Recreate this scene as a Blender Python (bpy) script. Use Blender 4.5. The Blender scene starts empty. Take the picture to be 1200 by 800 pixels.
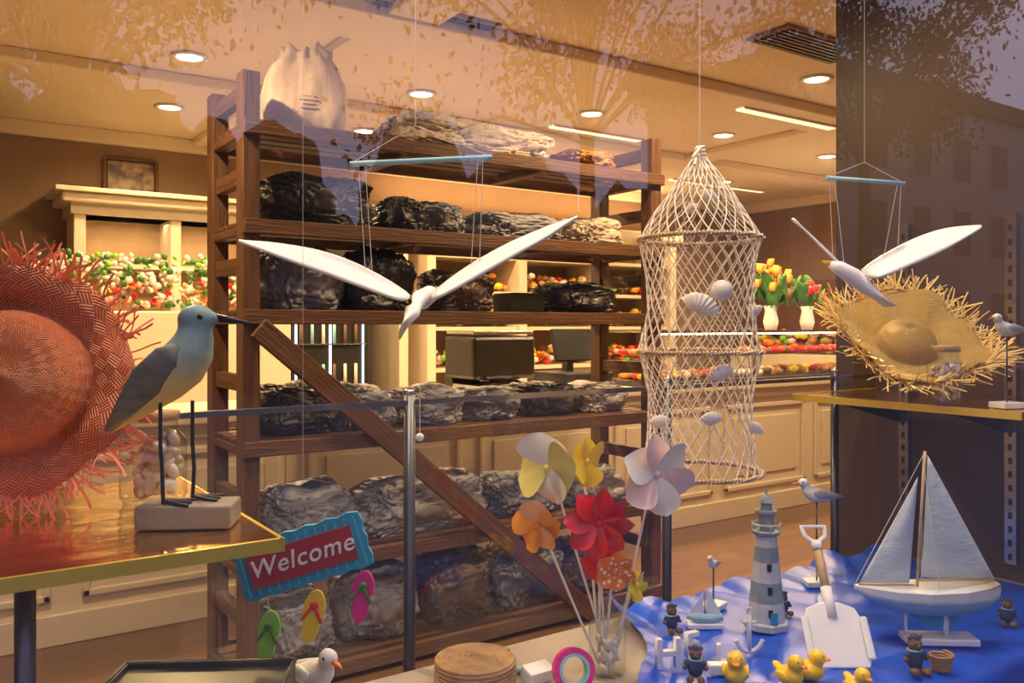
import bpy, bmesh, math, random
from mathutils import Vector, Matrix, Euler, noise
random.seed(7)
scene = bpy.context.scene
COL = scene.collection
scene.view_settings.view_transform = 'Standard'
scene.view_settings.look = 'None'
TH = math.radians(34.47)
SN, CS = math.sin(TH), math.cos(TH)
EYE = 1.25

def B(k, d, z):
    """survey point: bearing k (right/forward ratio) and distance d from the tripod, height z"""
    x, y = k * d, d
    return Vector((CS * x + SN * y, -SN * x + CS * y, z))

# ------------------------------------------------------------------ materials
def mat(name, col, rough=.5, metal=0, col2=None, scale=8, stretch=(1, 1, 1), bump=0, bscale=40,
        emit=0, coat=0, contrast=.5, trans=0, sss=0):
    m = bpy.data.materials.new(name); m.use_nodes = True
    nt = m.node_tree; N = nt.nodes; L = nt.links
    p = N['Principled BSDF']
    p.inputs['Roughness'].default_value = rough
    p.inputs['Metallic'].default_value = metal
    p.inputs['Coat Weight'].default_value = coat
    p.inputs['Coat Roughness'].default_value = .15
    if trans: p.inputs['Transmission Weight'].default_value = trans
    tc = N.new('ShaderNodeTexCoord'); mp = N.new('ShaderNodeMapping')
    mp.inputs['Scale'].default_value = stretch
    L.new(tc.outputs['Object'], mp.inputs[0])
    if col2 is None: col2 = tuple(v * .82 for v in col)
    nz = N.new('ShaderNodeTexNoise'); nz.inputs['Scale'].default_value = scale
    nz.inputs['Detail'].default_value = 4
    L.new(mp.outputs[0], nz.inputs['Vector'])
    r = N.new('ShaderNodeValToRGB')
    r.color_ramp.elements[0].position = .5 - contrast / 2; r.color_ramp.elements[1].position = .5 + contrast / 2
    r.color_ramp.elements[0].color = (*col2, 1); r.color_ramp.elements[1].color = (*col, 1)
    L.new(nz.outputs[0], r.inputs[0]); L.new(r.outputs[0], p.inputs['Base Color'])
    if emit:
        L.new(r.outputs[0], p.inputs['Emission Color']); p.inputs['Emission Strength'].default_value = emit
    if bump:
        n2 = N.new('ShaderNodeTexNoise'); n2.inputs['Scale'].default_value = bscale; n2.inputs['Detail'].default_value = 5
        L.new(mp.outputs[0], n2.inputs['Vector'])
        b = N.new('ShaderNodeBump'); b.inputs['Strength'].default_value = bump; b.inputs['Distance'].default_value = .01
        L.new(n2.outputs[0], b.inputs['Height']); L.new(b.outputs[0], p.inputs['Normal'])
    return m

def glassmat(name, tint=(1, 1, 1), f0=.04):
    """thin clear glass: Schlick reflectance, same from both sides"""
    m = bpy.data.materials.new(name); m.use_nodes = True
    nt = m.node_tree; N = nt.nodes; L = nt.links; N.clear()
    o = N.new('ShaderNodeOutputMaterial'); mx = N.new('ShaderNodeMixShader')
    t = N.new('ShaderNodeBsdfTransparent'); t.inputs[0].default_value = (*tint, 1)
    g = N.new('ShaderNodeBsdfGlossy'); g.inputs['Roughness'].default_value = .01
    ge = N.new('ShaderNodeNewGeometry'); dt = N.new('ShaderNodeVectorMath'); dt.operation = 'DOT_PRODUCT'
    L.new(ge.outputs['Incoming'], dt.inputs[0]); L.new(ge.outputs['Normal'], dt.inputs[1])
    def mth(op, a, b=None):
        n = N.new('ShaderNodeMath'); n.operation = op
        for i, v in enumerate((a, b)):
            if v is None: continue
            if isinstance(v, (int, float)): n.inputs[i].default_value = v
            else: L.new(v, n.inputs[i])
        return n.outputs[0]
    c = mth('ABSOLUTE', dt.outputs['Value']); q = mth('SUBTRACT', 1.0, c); q = mth('POWER', q, 5.0)
    f = mth('ADD', mth('MULTIPLY', q, 1 - f0), f0)
    L.new(f, mx.inputs[0])
    L.new(t.outputs[0], mx.inputs[1]); L.new(g.outputs[0], mx.inputs[2]); L.new(mx.outputs[0], o.inputs[0])
    return m

def emat(name, col, st):
    m = bpy.data.materials.new(name); m.use_nodes = True
    nt = m.node_tree; N = nt.nodes; L = nt.links; N.clear()
    o = N.new('ShaderNodeOutputMaterial'); e = N.new('ShaderNodeEmission')
    e.inputs[0].default_value = (*col, 1); e.inputs[1].default_value = st; L.new(e.outputs[0], o.inputs[0]); return m

def weave(name, col, col2, dark):
    m = mat(name, col, rough=.5, col2=col2, scale=30)
    nt = m.node_tree; N = nt.nodes; L = nt.links; p = N['Principled BSDF']
    uv = N.new('ShaderNodeTexCoord'); mp = N.new('ShaderNodeMapping'); mp.inputs['Rotation'].default_value = (0, 0, math.radians(45))
    L.new(uv.outputs['UV'], mp.inputs[0])
    w1 = N.new('ShaderNodeTexChecker'); w1.inputs['Scale'].default_value = 1.0
    L.new(mp.outputs[0], w1.inputs['Vector'])
    wa = N.new('ShaderNodeTexWave'); wa.inputs['Scale'].default_value = 1.3; wa.bands_direction = 'X'
    wb = N.new('ShaderNodeTexWave'); wb.inputs['Scale'].default_value = 1.3; wb.bands_direction = 'Y'
    L.new(mp.outputs[0], wa.inputs['Vector']); L.new(mp.outputs[0], wb.inputs['Vector'])
    mx = N.new('ShaderNodeMix'); mx.data_type = 'FLOAT'
    L.new(w1.outputs['Fac'], mx.inputs[0]); L.new(wa.outputs['Fac'], mx.inputs[2]); L.new(wb.outputs['Fac'], mx.inputs[3])
    b = N.new('ShaderNodeBump'); b.inputs['Strength'].default_value = .8; b.inputs['Distance'].default_value = .004
    L.new(mx.outputs[0], b.inputs['Height']); L.new(b.outputs[0], p.inputs['Normal'])
    src = p.inputs['Base Color'].links[0].from_socket
    mc = N.new('ShaderNodeMix'); mc.data_type = 'RGBA'
    L.new(mx.outputs[0], mc.inputs[0]); mc.inputs[6].default_value = (*dark, 1); L.new(src, mc.inputs[7])
    L.new(mc.outputs[2], p.inputs['Base Color'])
    return m

def gradmat(name, stops, rough=.5, axis=2, nz=.15, nscale=20):
    m = bpy.data.materials.new(name); m.use_nodes = True
    nt = m.node_tree; N = nt.nodes; L = nt.links; p = N['Principled BSDF']
    p.inputs['Roughness'].default_value = rough
    tc = N.new('ShaderNodeTexCoord'); sp = N.new('ShaderNodeSeparateXYZ'); L.new(tc.outputs['Generated'], sp.inputs[0])
    n = N.new('ShaderNodeTexNoise'); n.inputs['Scale'].default_value = nscale; L.new(tc.outputs['Object'], n.inputs['Vector'])
    ma = N.new('ShaderNodeMath'); ma.operation = 'MULTIPLY_ADD'; ma.inputs[1].default_value = nz
    L.new(n.outputs[0], ma.inputs[0]); L.new(sp.outputs[axis], ma.inputs[2])
    su = N.new('ShaderNodeMath'); su.operation = 'SUBTRACT'; su.inputs[1].default_value = nz / 2; L.new(ma.outputs[0], su.inputs[0])
    r = N.new('ShaderNodeValToRGB'); L.new(su.outputs[0], r.inputs[0])
    e = r.color_ramp.elements
    while len(e) < len(stops): e.new(.5)
    for i, (pos, c) in enumerate(stops): e[i].position = pos; e[i].color = (*c, 1)
    L.new(r.outputs[0], p.inputs['Base Color'])
    return m

def dotted(name, base, dot, scale=30, thr=.22, rough=.5, bump=.5):
    m = mat(name, base, rough=rough, bump=bump, bscale=14)
    nt = m.node_tree; N = nt.nodes; L = nt.links; p = N['Principled BSDF']
    tc = N.new('ShaderNodeTexCoord'); v = N.new('ShaderNodeTexVoronoi'); v.inputs['Scale'].default_value = scale
    v.inputs['Randomness'].default_value = .3
    L.new(tc.outputs['Object'], v.inputs['Vector'])
    lt = N.new('ShaderNodeMath'); lt.operation = 'LESS_THAN'; lt.inputs[1].default_value = thr; L.new(v.outputs['Distance'], lt.inputs[0])
    src = p.inputs['Base Color'].links[0].from_socket
    mc = N.new('ShaderNodeMix'); mc.data_type = 'RGBA'; L.new(lt.outputs[0], mc.inputs[0]); L.new(src, mc.inputs[6])
    mc.inputs[7].default_value = (*dot, 1); L.new(mc.outputs[2], p.inputs['Base Color'])
    return m

# ------------------------------------------------------------------ geometry helpers
def grp(name, loc=(0, 0, 0), rz=0, rot=None):
    e = bpy.data.objects.new(name, None); COL.objects.link(e); e.location = loc
    e.rotation_euler = rot if rot else (0, 0, rz); e.empty_display_size = .05
    return e

def fin(name, bm, m, parent=None, loc=(0, 0, 0), rot=(0, 0, 0), smooth=False):
    me = bpy.data.meshes.new(name); bmesh.ops.recalc_face_normals(bm, faces=bm.faces[:]); bm.to_mesh(me); bm.free()
    if smooth: me.polygons.foreach_set('use_smooth', [True] * len(me.polygons))
    o = bpy.data.objects.new(name, me); COL.objects.link(o)
    for mm in (m if isinstance(m, (list, tuple)) else [m]): me.materials.append(mm)
    o.location = loc; o.rotation_euler = rot
    if parent: o.parent = parent
    return o

def box(name, loc, size, m, parent=None, rot=(0, 0, 0), bev=0):
    bm = bmesh.new(); bmesh.ops.create_cube(bm, size=1)
    for v in bm.verts: v.co = Vector((v.co.x * size[0], v.co.y * size[1], v.co.z * size[2]))
    if bev: bmesh.ops.bevel(bm, geom=bm.edges[:], offset=bev, segments=2, affect='EDGES', profile=.5)
    return fin(name, bm, m, parent, loc, rot)

def bx(name, x0, x1, y0, y1, z0, z1, m, parent=None, bev=0):
    return box(name, ((x0 + x1) / 2, (y0 + y1) / 2, (z0 + z1) / 2), (x1 - x0, y1 - y0, z1 - z0), m, parent, bev=bev)

def beam(name, p1, p2, w, h, m, parent=None, bev=.003, up=(0, 0, 1)):
    p1, p2 = Vector(p1), Vector(p2); d = p2 - p1
    X = d.normalized(); U = Vector(up)
    if abs(X.dot(U)) > .95: U = Vector((0, 1, 0))
    Y = U.cross(X).normalized(); Z = X.cross(Y)
    R = Matrix((X, Y, Z)).transposed()
    o = box(name, (p1 + p2) / 2, (d.length, w, h), m, parent, bev=bev)
    o.rotation_euler = R.to_euler(); return o

def cyl(name, p1, p2, r, m, parent=None, r2=None, seg=16):
    p1, p2 = Vector(p1), Vector(p2); d = p2 - p1
    bm = bmesh.new(); bmesh.ops.create_cone(bm, cap_ends=True, segments=seg, radius1=r, radius2=r if r2 is None else r2, depth=d.length)
    o = fin(name, bm, m, parent, (p1 + p2) / 2, d.to_track_quat('Z', 'Y').to_euler())
    for p in o.data.polygons: p.use_smooth = len(p.vertices) == 4
    return o

def ellbm(bm, loc, rad, rot=(0, 0, 0), sub=3):
    Mx = Matrix.LocRotScale(Vector(loc), Euler(rot), Vector(rad))
    bmesh.ops.create_icosphere(bm, subdivisions=sub, radius=1, matrix=Mx)

def ell(name, loc, rad, m, parent=None, rot=(0, 0, 0), sub=3):
    bm = bmesh.new(); ellbm(bm, (0, 0, 0), rad, sub=sub)
    return fin(name, bm, m, parent, loc, rot, True)

def loftbm(bm, pts, seg=20):
    """pts: (x,y,z,half_width_side,half_height)"""
    P = [Vector(p[:3]) for p in pts]; rings = []
    for i, p in enumerate(pts):
        T = (P[min(i + 1, len(P) - 1)] - P[max(i - 1, 0)]).normalized()
        side = Vector((0, 1, 0))
        if abs(T.dot(side)) > .9: side = Vector((1, 0, 0))
        side = (side - T * side.dot(T)).normalized(); up = side.cross(T).normalized()
        rings.append([bm.verts.new(P[i] + side * math.cos(t) * p[3] + up * math.sin(t) * p[4])
                      for t in [2 * math.pi * j / seg for j in range(seg)]])
    for a, b in zip(rings, rings[1:]):
        for j in range(seg): bm.faces.new((a[j], a[(j + 1) % seg], b[(j + 1) % seg], b[j]))
    bm.faces.new(rings[0][::-1]); bm.faces.new(rings[-1])

def loft(name, pts, m, parent=None, loc=(0, 0, 0), rot=(0, 0, 0), seg=20):
    bm = bmesh.new(); loftbm(bm, pts, seg); return fin(name, bm, m, parent, loc, rot, True)

def blob(name, build, m, parent, voxel=.003, loc=(0, 0, 0), rot=(0, 0, 0)):
    bm = bmesh.new(); build(bm); o = fin(name, bm, m, parent, loc, rot, True)
    r = o.modifiers.new('r', 'REMESH'); r.mode = 'VOXEL'; r.voxel_size = voxel; r.use_smooth_shade = True
    s = o.modifiers.new('s', 'SMOOTH'); s.iterations = 6; s.factor = .6
    return o

def lathe(name, prof, m, parent=None, loc=(0, 0, 0), rot=(0, 0, 0), seg=40, wob=None, smooth=True, ucells=60, vcell=.01, ridges=None):
    bm = bmesh.new(); uvl = bm.loops.layers.uv.new('UVMap'); rings = []; acc = 0; vs = []
    for i, (r, z) in enumerate(prof):
        if i: acc += math.hypot(r - prof[i - 1][0], z - prof[i - 1][1])
        vs.append(acc / vcell); ring = []
        for j in range(seg):
            t = 2 * math.pi * j / seg; rr = max(r, 1e-5); zz = z
            if wob: rr, zz = wob(rr, zz, t)
            ring.append(bm.verts.new((rr * math.cos(t), rr * math.sin(t), zz)))
        rings.append(ring)
    for i in range(len(rings) - 1):
        for j in range(seg):
            k = (j + 1) % seg
            f = bm.faces.new((rings[i][j], rings[i][k], rings[i + 1][k], rings[i + 1][j]))
            for lp, (u, v) in zip(f.loops, ((j, i), (j + 1, i), (j + 1, i + 1), (j, i + 1))):
                lp[uvl].uv = (u / seg * ucells, vs[v])
    return fin(name, bm, m, parent, loc, rot, smooth)

def tube(name, paths, r, m, parent=None, cyclic=False, loc=(0, 0, 0), rot=(0, 0, 0), res=1, nurbs=False):
    cu = bpy.data.curves.new(name, 'CURVE'); cu.dimensions = '3D'; cu.bevel_depth = r; cu.bevel_resolution = res
    for pts in paths:
        sp = cu.splines.new('NURBS' if nurbs else 'POLY'); sp.points.add(len(pts) - 1)
        for q, p in zip(sp.points, pts): q.co = (*p[:3], 1)
        sp.use_cyclic_u = cyclic
        if nurbs: sp.use_endpoint_u = True; sp.order_u = 3
    cu.materials.append(m); cu.use_fill_caps = True
    o = bpy.data.objects.new(name, cu); COL.objects.link(o); o.location = loc; o.rotation_euler = rot
    if parent: o.parent = parent
    return o

def plate(name, pairs, m, parent=None, th=.004, loc=(0, 0, 0), rot=(0, 0, 0)):
    bm = bmesh.new(); A = [(bm.verts.new(a), bm.verts.new((Vector(a) + Vector(b)) / 2 + Vector((0, 0, .3 * th))), bm.verts.new(b)) for a, b in pairs]
    for p, q in zip(A, A[1:]):
        for i in (0, 1): bm.faces.new((p[i], q[i], q[i + 1], p[i + 1]))
    o = fin(name, bm, m, parent, loc, rot, True)
    s = o.modifiers.new('sub', 'SUBSURF'); s.levels = s.render_levels = 2
    s = o.modifiers.new('sol', 'SOLIDIFY'); s.thickness = th; s.offset = 0
    return o

def prism(name, pts, th, m, parent=None, loc=(0, 0, 0), rot=(0, 0, 0), bev=0):
    """outline in local XZ, thickness along Y"""
    bm = bmesh.new(); vs = [bm.verts.new((x, -th / 2, z)) for x, z in pts]; f = bm.faces.new(vs)
    r = bmesh.ops.extrude_face_region(bm, geom=[f])
    for v in r['geom']:
        if isinstance(v, bmesh.types.BMVert): v.co.y = th / 2
    o = fin(name, bm, m, parent, loc, rot)
    if bev:
        b = o.modifiers.new('b', 'BEVEL'); b.width = bev; b.segments = 2
    return o

def text(name, s, size, m, parent, loc, rot=(math.pi / 2, 0, 0), ext=.001, shear=0, off=0, sp=1):
    cu = bpy.data.curves.new(name, 'FONT'); cu.body = s; cu.size = size; cu.extrude = ext; cu.shear = shear; cu.offset = off
    cu.align_x = 'CENTER'; cu.align_y = 'CENTER'; cu.space_character = sp; cu.materials.append(m)
    o = bpy.data.objects.new(name, cu); COL.objects.link(o); o.location = loc; o.rotation_euler = rot; o.parent = parent
    return o

def sk(pts, cx, cy, u):
    return [((x - cx) * u, (cy - y) * u) for x, y in pts]

# ------------------------------------------------------------------ material library
M = {}
M['wall'] = mat('wall_taupe', (.30, .20, .12), .8, col2=(.25, .165, .10), scale=2)
M['ceil'] = mat('ceiling_paint', (.82, .71, .54), .6, col2=(.76, .65, .48), scale=1)
M['cream'] = mat('cream_lacquer', (.76, .66, .50), .4, col2=(.70, .60, .44), scale=2)
M['floor'] = mat('floor_boards', (.20, .11, .055), .3, col2=(.11, .06, .03), scale=3, stretch=(1, 9, 1))
M['wood'] = mat('old_wood', (.19, .085, .036), .6, col2=(.07, .030, .014), scale=3, stretch=(1.5, 22, 22), bump=.4, bscale=6)
M['lightwood'] = mat('light_wood', (.55, .40, .24), .6, col2=(.38, .25, .13), scale=6, stretch=(1, 12, 12), bump=.2)
M['driftwood'] = mat('driftwood', (.34, .29, .21), .8, col2=(.18, .15, .10), scale=12, bump=.4)
M['panel'] = mat('panel_brown', (.10, .060, .042), .35, col2=(.07, .043, .030), scale=2)
M['steel'] = mat('dark_steel', (.10, .10, .11), .35, .9)
M['chrome'] = mat('chrome', (.6, .6, .62), .2, 1)
M['gold'] = mat('gold_foil', (1.0, .66, .17), .13, 1.0, col2=(.85, .42, .06), scale=4, stretch=(1, 2, 1), bump=.25, bscale=10, contrast=.4)
M['goldedge'] = mat('gold_tape', (.98, .75, .10), .25, .6)
M['glass'] = glassmat('window_glass', (.99, .99, .99), .075)
M['thin'] = glassmat('clear_glass', (.97, .985, .98), .035)
M['jar'] = glassmat('jar_glass_clear', (.92, .95, .94), .10)
M['white'] = mat('white_paint', (.84, .84, .84), .5, col2=(.75, .76, .78), scale=20)
M['bluerod'] = mat('blue_paint', (.30, .58, .66), .5)
M['string'] = mat('string', (.75, .72, .66), .8)
M['net'] = mat('net_cotton', (.90, .80, .64), .8, col2=(.78, .66, .48), scale=40)
M['rattan'] = mat('rattan', (.50, .32, .15), .6, col2=(.30, .17, .07), scale=40)
M['straw'] = weave('straw_yellow', (.95, .68, .22), (.80, .52, .12), (.45, .25, .05))
M['strawf'] = mat('straw_fringe', (.95, .70, .22), .5, col2=(.74, .48, .11), scale=30)
M['coral'] = weave('straw_coral', (.95, .33, .15), (.86, .24, .09), (.55, .11, .04))
M['coralf'] = mat('coral_fringe', (.95, .35, .17), .5, col2=(.75, .18, .07), scale=30)
M['black'] = mat('black_rubber', (.012, .012, .014), .4)
M['cloth'] = mat('blue_satin', (.012, .11, .74), .36, col2=(.008, .07, .56), scale=4, bump=.3, bscale=9)
M['red'] = mat('red_film', (.75, .02, .025), .3); M['yellow'] = mat('yellow_film', (.92, .70, .03), .3)
M['orange'] = mat('orange_film', (.92, .34, .03), .3); M['pink'] = mat('pink_film', (.86, .52, .46), .35, col2=(.84, .70, .62), scale=10)
M['cream2'] = mat('cream_film', (.90, .82, .22), .3); M['white2'] = mat('white_film', (.88, .85, .74), .3)
M['orangedots'] = dotted('orange_dots', (.9, .25, .04), (.95, .8, .5), 90, .3, .3, 0)
M['green'] = mat('leaf_green', (.07, .25, .03), .5, col2=(.03, .12, .02)); M['lime'] = mat('lime', (.25, .65, .06), .5)
M['magenta'] = mat('magenta', (.75, .03, .28), .5)
M['signblue'] = mat('sign_blue', (.03, .36, .55), .5, col2=(.02, .25, .42), scale=20)
M['signred'] = mat('sign_red', (.42, .03, .04), .5, col2=(.33, .02, .03), scale=14)
M['duck'] = mat('duck_yellow', (.95, .62, .03), .3); M['beak'] = mat('beak_orange', (.85, .25, .03), .4)
M['brown'] = mat('bear_brown', (.22, .12, .07), .8, col2=(.12, .06, .04), scale=60, bump=.4, bscale=120)
M['navy'] = mat('navy', (.03, .05, .12), .7)
M['tin'] = mat('tin_green', (.13, .13, .10), .35, .7, col2=(.06, .06, .045), scale=9)
M['shellA'] = mat('shell_cream', (.80, .66, .48), .35, col2=(.40, .22, .11), scale=60)
M['shellB'] = mat('shell_white', (.92, .87, .78), .35, col2=(.74, .64, .52), scale=40)
M['foliage'] = mat('foliage', (.045, .06, .03), .8, col2=(.02, .03, .015))
M['bark'] = mat('bark', (.05, .04, .03), .9)
M['street'] = mat('street_stone', (.12, .11, .11), .8); M['facade'] = mat('facade_plaster', (.30, .26, .25), .8)
M['warm'] = emat('lamp_warm', (1, .78, .46), 18); M['cool'] = emat('lamp_strip', (.9, .93, 1), 4)
M['strip'] = emat('ceiling_streak_glow', (1, .72, .36), 2.2)  # emission standing in for light streaks along the ceiling recesses

# ------------------------------------------------------------------ room shell
bx('floor', -1.7, 7.8, .6, 6.6, -.1, 0, M['floor'])
bx('ceiling', -1.7, 7.8, .6, 6.6, 2.6, 2.7, M['ceil'])
bx('wall_back', -1.7, 7.8, 6.5, 6.6, 0, 2.6, M['wall'])
bx('wall_left', -1.7, -1.6, .8, 6.5, 0, 2.6, M['wall'])
bx('wall_right', 7.7, 7.8, .8, 6.5, 0, 2.6, M['wall'])
bx('wall_front', 2.2, 7.8, .66, .8, 0, 2.6, M['wall'])
bx('wall_front_left', -1.7, -1.05, .66, .8, 0, 2.6, M['wall'])
bx('wall_front_sill', -1.05, 2.2, .66, .8, 0, .45, M['wall'])
bx('wall_display', 2.11, 2.2, .8, 1.463, 0, 2.6, M['panel'])
bx('trim_1', -1.6, 7.7, 6.44, 6.5, 2.5, 2.6, M['cream'], bev=.01)
bx('trim_2', 7.63, 7.7, .8, 6.44, 2.5, 2.6, M['cream'], bev=.01)
bx('baseboard_back', -1.6, 7.7, 6.47, 6.5, 0, .12, M['cream'])
for i, (b0, b1) in enumerate(((3.25, 3.6), (4.78, 5.08))):
    bx('trim_%d' % (i + 3), -1.6, 7.63, b0, b1, 2.54, 2.6, M['ceil'], bev=.01)
for i, (a0, a1) in enumerate(((1.6, 1.85), (4.95, 5.2))):
    bx('trim_%d' % (i + 5), a0, a1, .8, 6.44, 2.555, 2.6, M['ceil'], bev=.01)
for x0, x1, y, z in ((4.0, 4.9, 3.42, 2.54), (5.3, 6.3, 3.42, 2.54), (3.5, 4.3, 4.62, 2.6), (5.7, 7.0, 5.7, 2.6)):  # added glowing strips imitating lit recess edges, not lamps
    g = grp('ceiling_glow_strip'); bx('glow_face', x0, x1, y - .035, y + .035, z - .012, z - .001, M['strip'], g); bx('rim', x0 - .01, x1 + .01, y - .045, y - .036, z - .014, z, M['cream'], g)
# window
w = grp('window_1')
bx('pane', -1.0, 2.15, .718, .722, .5, 2.55, M['glass'], w)
for nm, a in (('frame_left', (-1.05, -1.0, .69, .74, .45, 2.6)), ('frame_right', (2.15, 2.2, .69, .74, .45, 2.6)),
              ('frame_bottom', (-1.0, 2.15, .69, .74, .45, .5)), ('frame_top', (-1.0, 2.15, .69, .74, 2.55, 2.6))):
    bx(nm, *a, M['steel'], w)
# AC grilles in ceiling
for k, d in ((.35, 4.1), (-.25, 3.62), (-.1, 3.75)):
    p = B(k, d, 2.595); g = grp('ceiling_vent', p)
    bx('frame', -.32, .32, -.12, .12, -.01, .005, M['wall'], g)
    for j in range(7): bx('louvre', -.29, .29, -.1 + j * .03, -.085 + j * .03, -.018, -.008, M['steel'], g)
# recessed spots
spots = [(1.09, 4.45), (2.38, 4.4), (3.5, 4.2), (4.67, 4.15), (5.94, 4.2), (1.24, 5.55), (2.51, 5.47), (3.75, 5.5), (6.2, 5.5),
         (4.02, 2.91), (5.9, 2.9), (2.6, 2.2), (.2, 2.6)]
for (a, b) in spots:
    g = grp('recessed_spotlight', (a, b, 2.6))
    lathe('bezel', [(.062, -.002), (.085, -.002), (.09, -.010), (.066, -.014), (.062, -.003)], M['white'], g)
    cyl('lens', (0, 0, -.001), (0, 0, -.008), .062, M['warm'], g, seg=24)
    l = bpy.data.lights.new('bulb', 'SPOT'); l.energy = 90 if b > 5 else 175; l.color = (1, .66, .32); l.spot_size = math.radians(165); l.spot_blend = .7
    l.shadow_soft_size = .05
    o = bpy.data.objects.new('bulb', l); COL.objects.link(o); o.parent = g; o.location = (0, 0, -.03)

def area(name, loc, rot, sx, sy, e, col):
    l = bpy.data.lights.new(name, 'AREA'); l.shape = 'RECTANGLE'; l.size = sx; l.size_y = sy; l.energy = e; l.color = col
    o = bpy.data.objects.new(name, l); COL.objects.link(o); o.location = loc; o.rotation_euler = rot; return o
area('ceiling_fill_light', (4.6, 6.28, 2.25), (math.pi, 0, 0), 3.0, .15, 24, (1, .62, .30))  # unseen uplight added to brighten the ceiling
area('ceiling_fill_light', (6.2, 4.05, 1.26), (math.pi, 0, 0), .5, .3, 10, (1, .68, .36))  # second added ceiling fill above the vitrine, stands for no fitting
# halogen spots over the display
for k, d, en in ((-.35, 1.0, 40), (.05, 1.3, 34), (.45, 1.7, 54)):
    p = B(k, d, 2.57); g = grp('display_spotlight', p)
    cyl('can', (0, 0, .03), (0, 0, -.05), .035, M['steel'], g)
    l = bpy.data.lights.new('bulb', 'SPOT'); l.energy = en; l.color = (1, .80, .56); l.spot_size = math.radians(120); l.spot_blend = .6; l.shadow_soft_size = .04
    o = bpy.data.objects.new('bulb', l); COL.objects.link(o); o.parent = g; o.location = (0, 0, -.07)

# ------------------------------------------------------------------ counter
g = grp('shop_counter')
bx('carcass', -.5, 6.5, 3.76, 4.35, .0, .83, M['cream'], g)
bx('worktop', -.53, 6.53, 3.70, 4.38, .83, .865, M['cream'], g, .006)
bx('plinth', -.5, 6.5, 3.735, 3.76, 0, .12, M['cream'], g, .004)
bx('top_mould', -.5, 6.5, 3.735, 3.76, .77, .83, M['cream'], g, .008)
a = -.42
while a < 6.3:
    for x0, x1, z0, z1 in ((a, a + .82, .7, .73), (a, a + .82, .17, .2), (a, a + .03, .17, .73), (a + .79, a + .82, .17, .73)):
        bx('moulding', x0, x1, 3.742, 3.76, z0, z1, M['cream'], g, .006)
    bx('panel', a + .09, a + .73, 3.75, 3.76, .26, .64, M['cream'], g, .004)
    a += .93
# vitrine
g = grp('pastry_vitrine')
A0, A1 = 3.6, 6.45
bx('base', A0, A1, 3.78, 4.32, .865, .89, M['steel'], g)
bx('front_glass', A0, A1, 3.78, 3.785, .89, 1.2, M['thin'], g); bx('top_glass', A0, A1, 3.78, 4.32, 1.2, 1.207, M['thin'], g)
bx('mid_shelf', A0 + .02, A1 - .02, 3.9, 4.3, 1.04, 1.048, M['thin'], g)
for x in (A0, 4.55, 5.5, A1 - .015): bx('upright', x, x + .015, 3.78, 3.795, .89, 1.2, M['chrome'], g)
bx('rail', A0, A1, 3.775, 3.795, 1.195, 1.212, M['chrome'], g)
bx('light_strip', A0, A1, 3.80, 3.815, 1.185, 1.194, M['warm'], g)
cm = [M['red'], M['orange'], mat('pastry', (.55, .26, .08), .5, col2=(.35, .13, .03), scale=30), M['white2'], M['pink'], M['yellow'], M['brown'], M['lime']]
def sweets(name, x0, x1, y0, y1, z, n, r, mats=cm, parent=None, hvar=.0):
    bm = bmesh.new()
    for i in range(n):
        s = len(bm.faces); rr = r * random.uniform(.7, 1.2)
        ellbm(bm, (random.uniform(x0, x1), random.uniform(y0, y1), z + rr * .7 + random.random() * hvar), (rr, rr, rr * .7), sub=1)
        bm.faces.ensure_lookup_table(); mi = random.randrange(len(mats))
        for f in bm.faces[s:]: f.material_index = mi
    return fin(name, bm, mats, parent, smooth=True)
for j in range(9):
    x = A0 + .05 + j * .31
    mm = [cm[j % 6], cm[2], cm[(j * 3 + 1) % 7]]
    bx('tray', x, x + .27, 3.9, 4.25, .892, .90, M['chrome'], g); sweets('pastries', x + .03, x + .24, 3.93, 4.22, .90, 26, .032, mm, g)
    sweets('pastries', x + .03, x + .24, 3.93, 4.22, 1.048, 24, .03, [cm[(j + 2) % 7], cm[2], cm[0]], g)

# espresso machine & till
g = grp('espresso_machine', (2.66, 4.1, .865))
box('body', (0, 0, .2), (.42, .32, .24), M['steel'], g, bev=.02); box('drip_tray', (0, -.08, .03), (.42, .3, .05), M['chrome'], g, bev=.01)
box('back', (0, .12, .12), (.4, .08, .22), M['steel'], g)
for x in (-.1, .1): cyl('group_head', (x, -.1, .09), (x, -.1, .06), .03, M['chrome'], g); cyl('handle', (x, -.1, .06), (x, -.24, .05), .012, M['black'], g)
box('cup_rail', (0, 0, .34), (.40, .30, .02), M['chrome'], g, bev=.005)
g = grp('cash_register', (3.25, 4.08, .865))
box('drawer', (0, 0, .05), (.36, .34, .1), M['steel'], g, bev=.01); box('stand', (0, .05, .14), (.05, .05, .12), M['steel'], g)
box('screen', (0, 0, .26), (.3, .03, .2), M['black'], g, (-.25, 0, 0), .006)

# back-wall cabinet (left)
g = grp('display_cabinet', (.23, 0, -.10))
bx('base', .35, 1.7, 6.05, 6.5, .1, .9, M['cream'], g, .005)
bx('back', .6, 1.75, 6.44, 6.5, .9, 2.12, mat('niche', (.60, .42, .24), .6), g)
for x in (.55, 1.14, 1.72): bx('upright', x, x + .07, 6.1, 6.44, .9, 2.1, M['cream'], g, .005)
for z in (1.33, 1.72, 2.06): bx('shelf', .6, 1.75, 6.12, 6.44, z, z + .03, M['cream'], g)
bx('frieze', .53, 1.80, 6.08, 6.5, 2.06, 2.13, M['cream'], g); bx('cornice', .47, 1.84, 6.0, 6.5, 2.13, 2.19, M['cream'], g, .015); bx('cornice_top', .43, 1.86, 5.96, 6.5, 2.19, 2.22, M['cream'], g, .005)
l = area('niche_light', (1.17, 6.25, 2.04), (0, 0, 0), 1.0, .1, 3, (1, .7, .38)); l.parent = g
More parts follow.
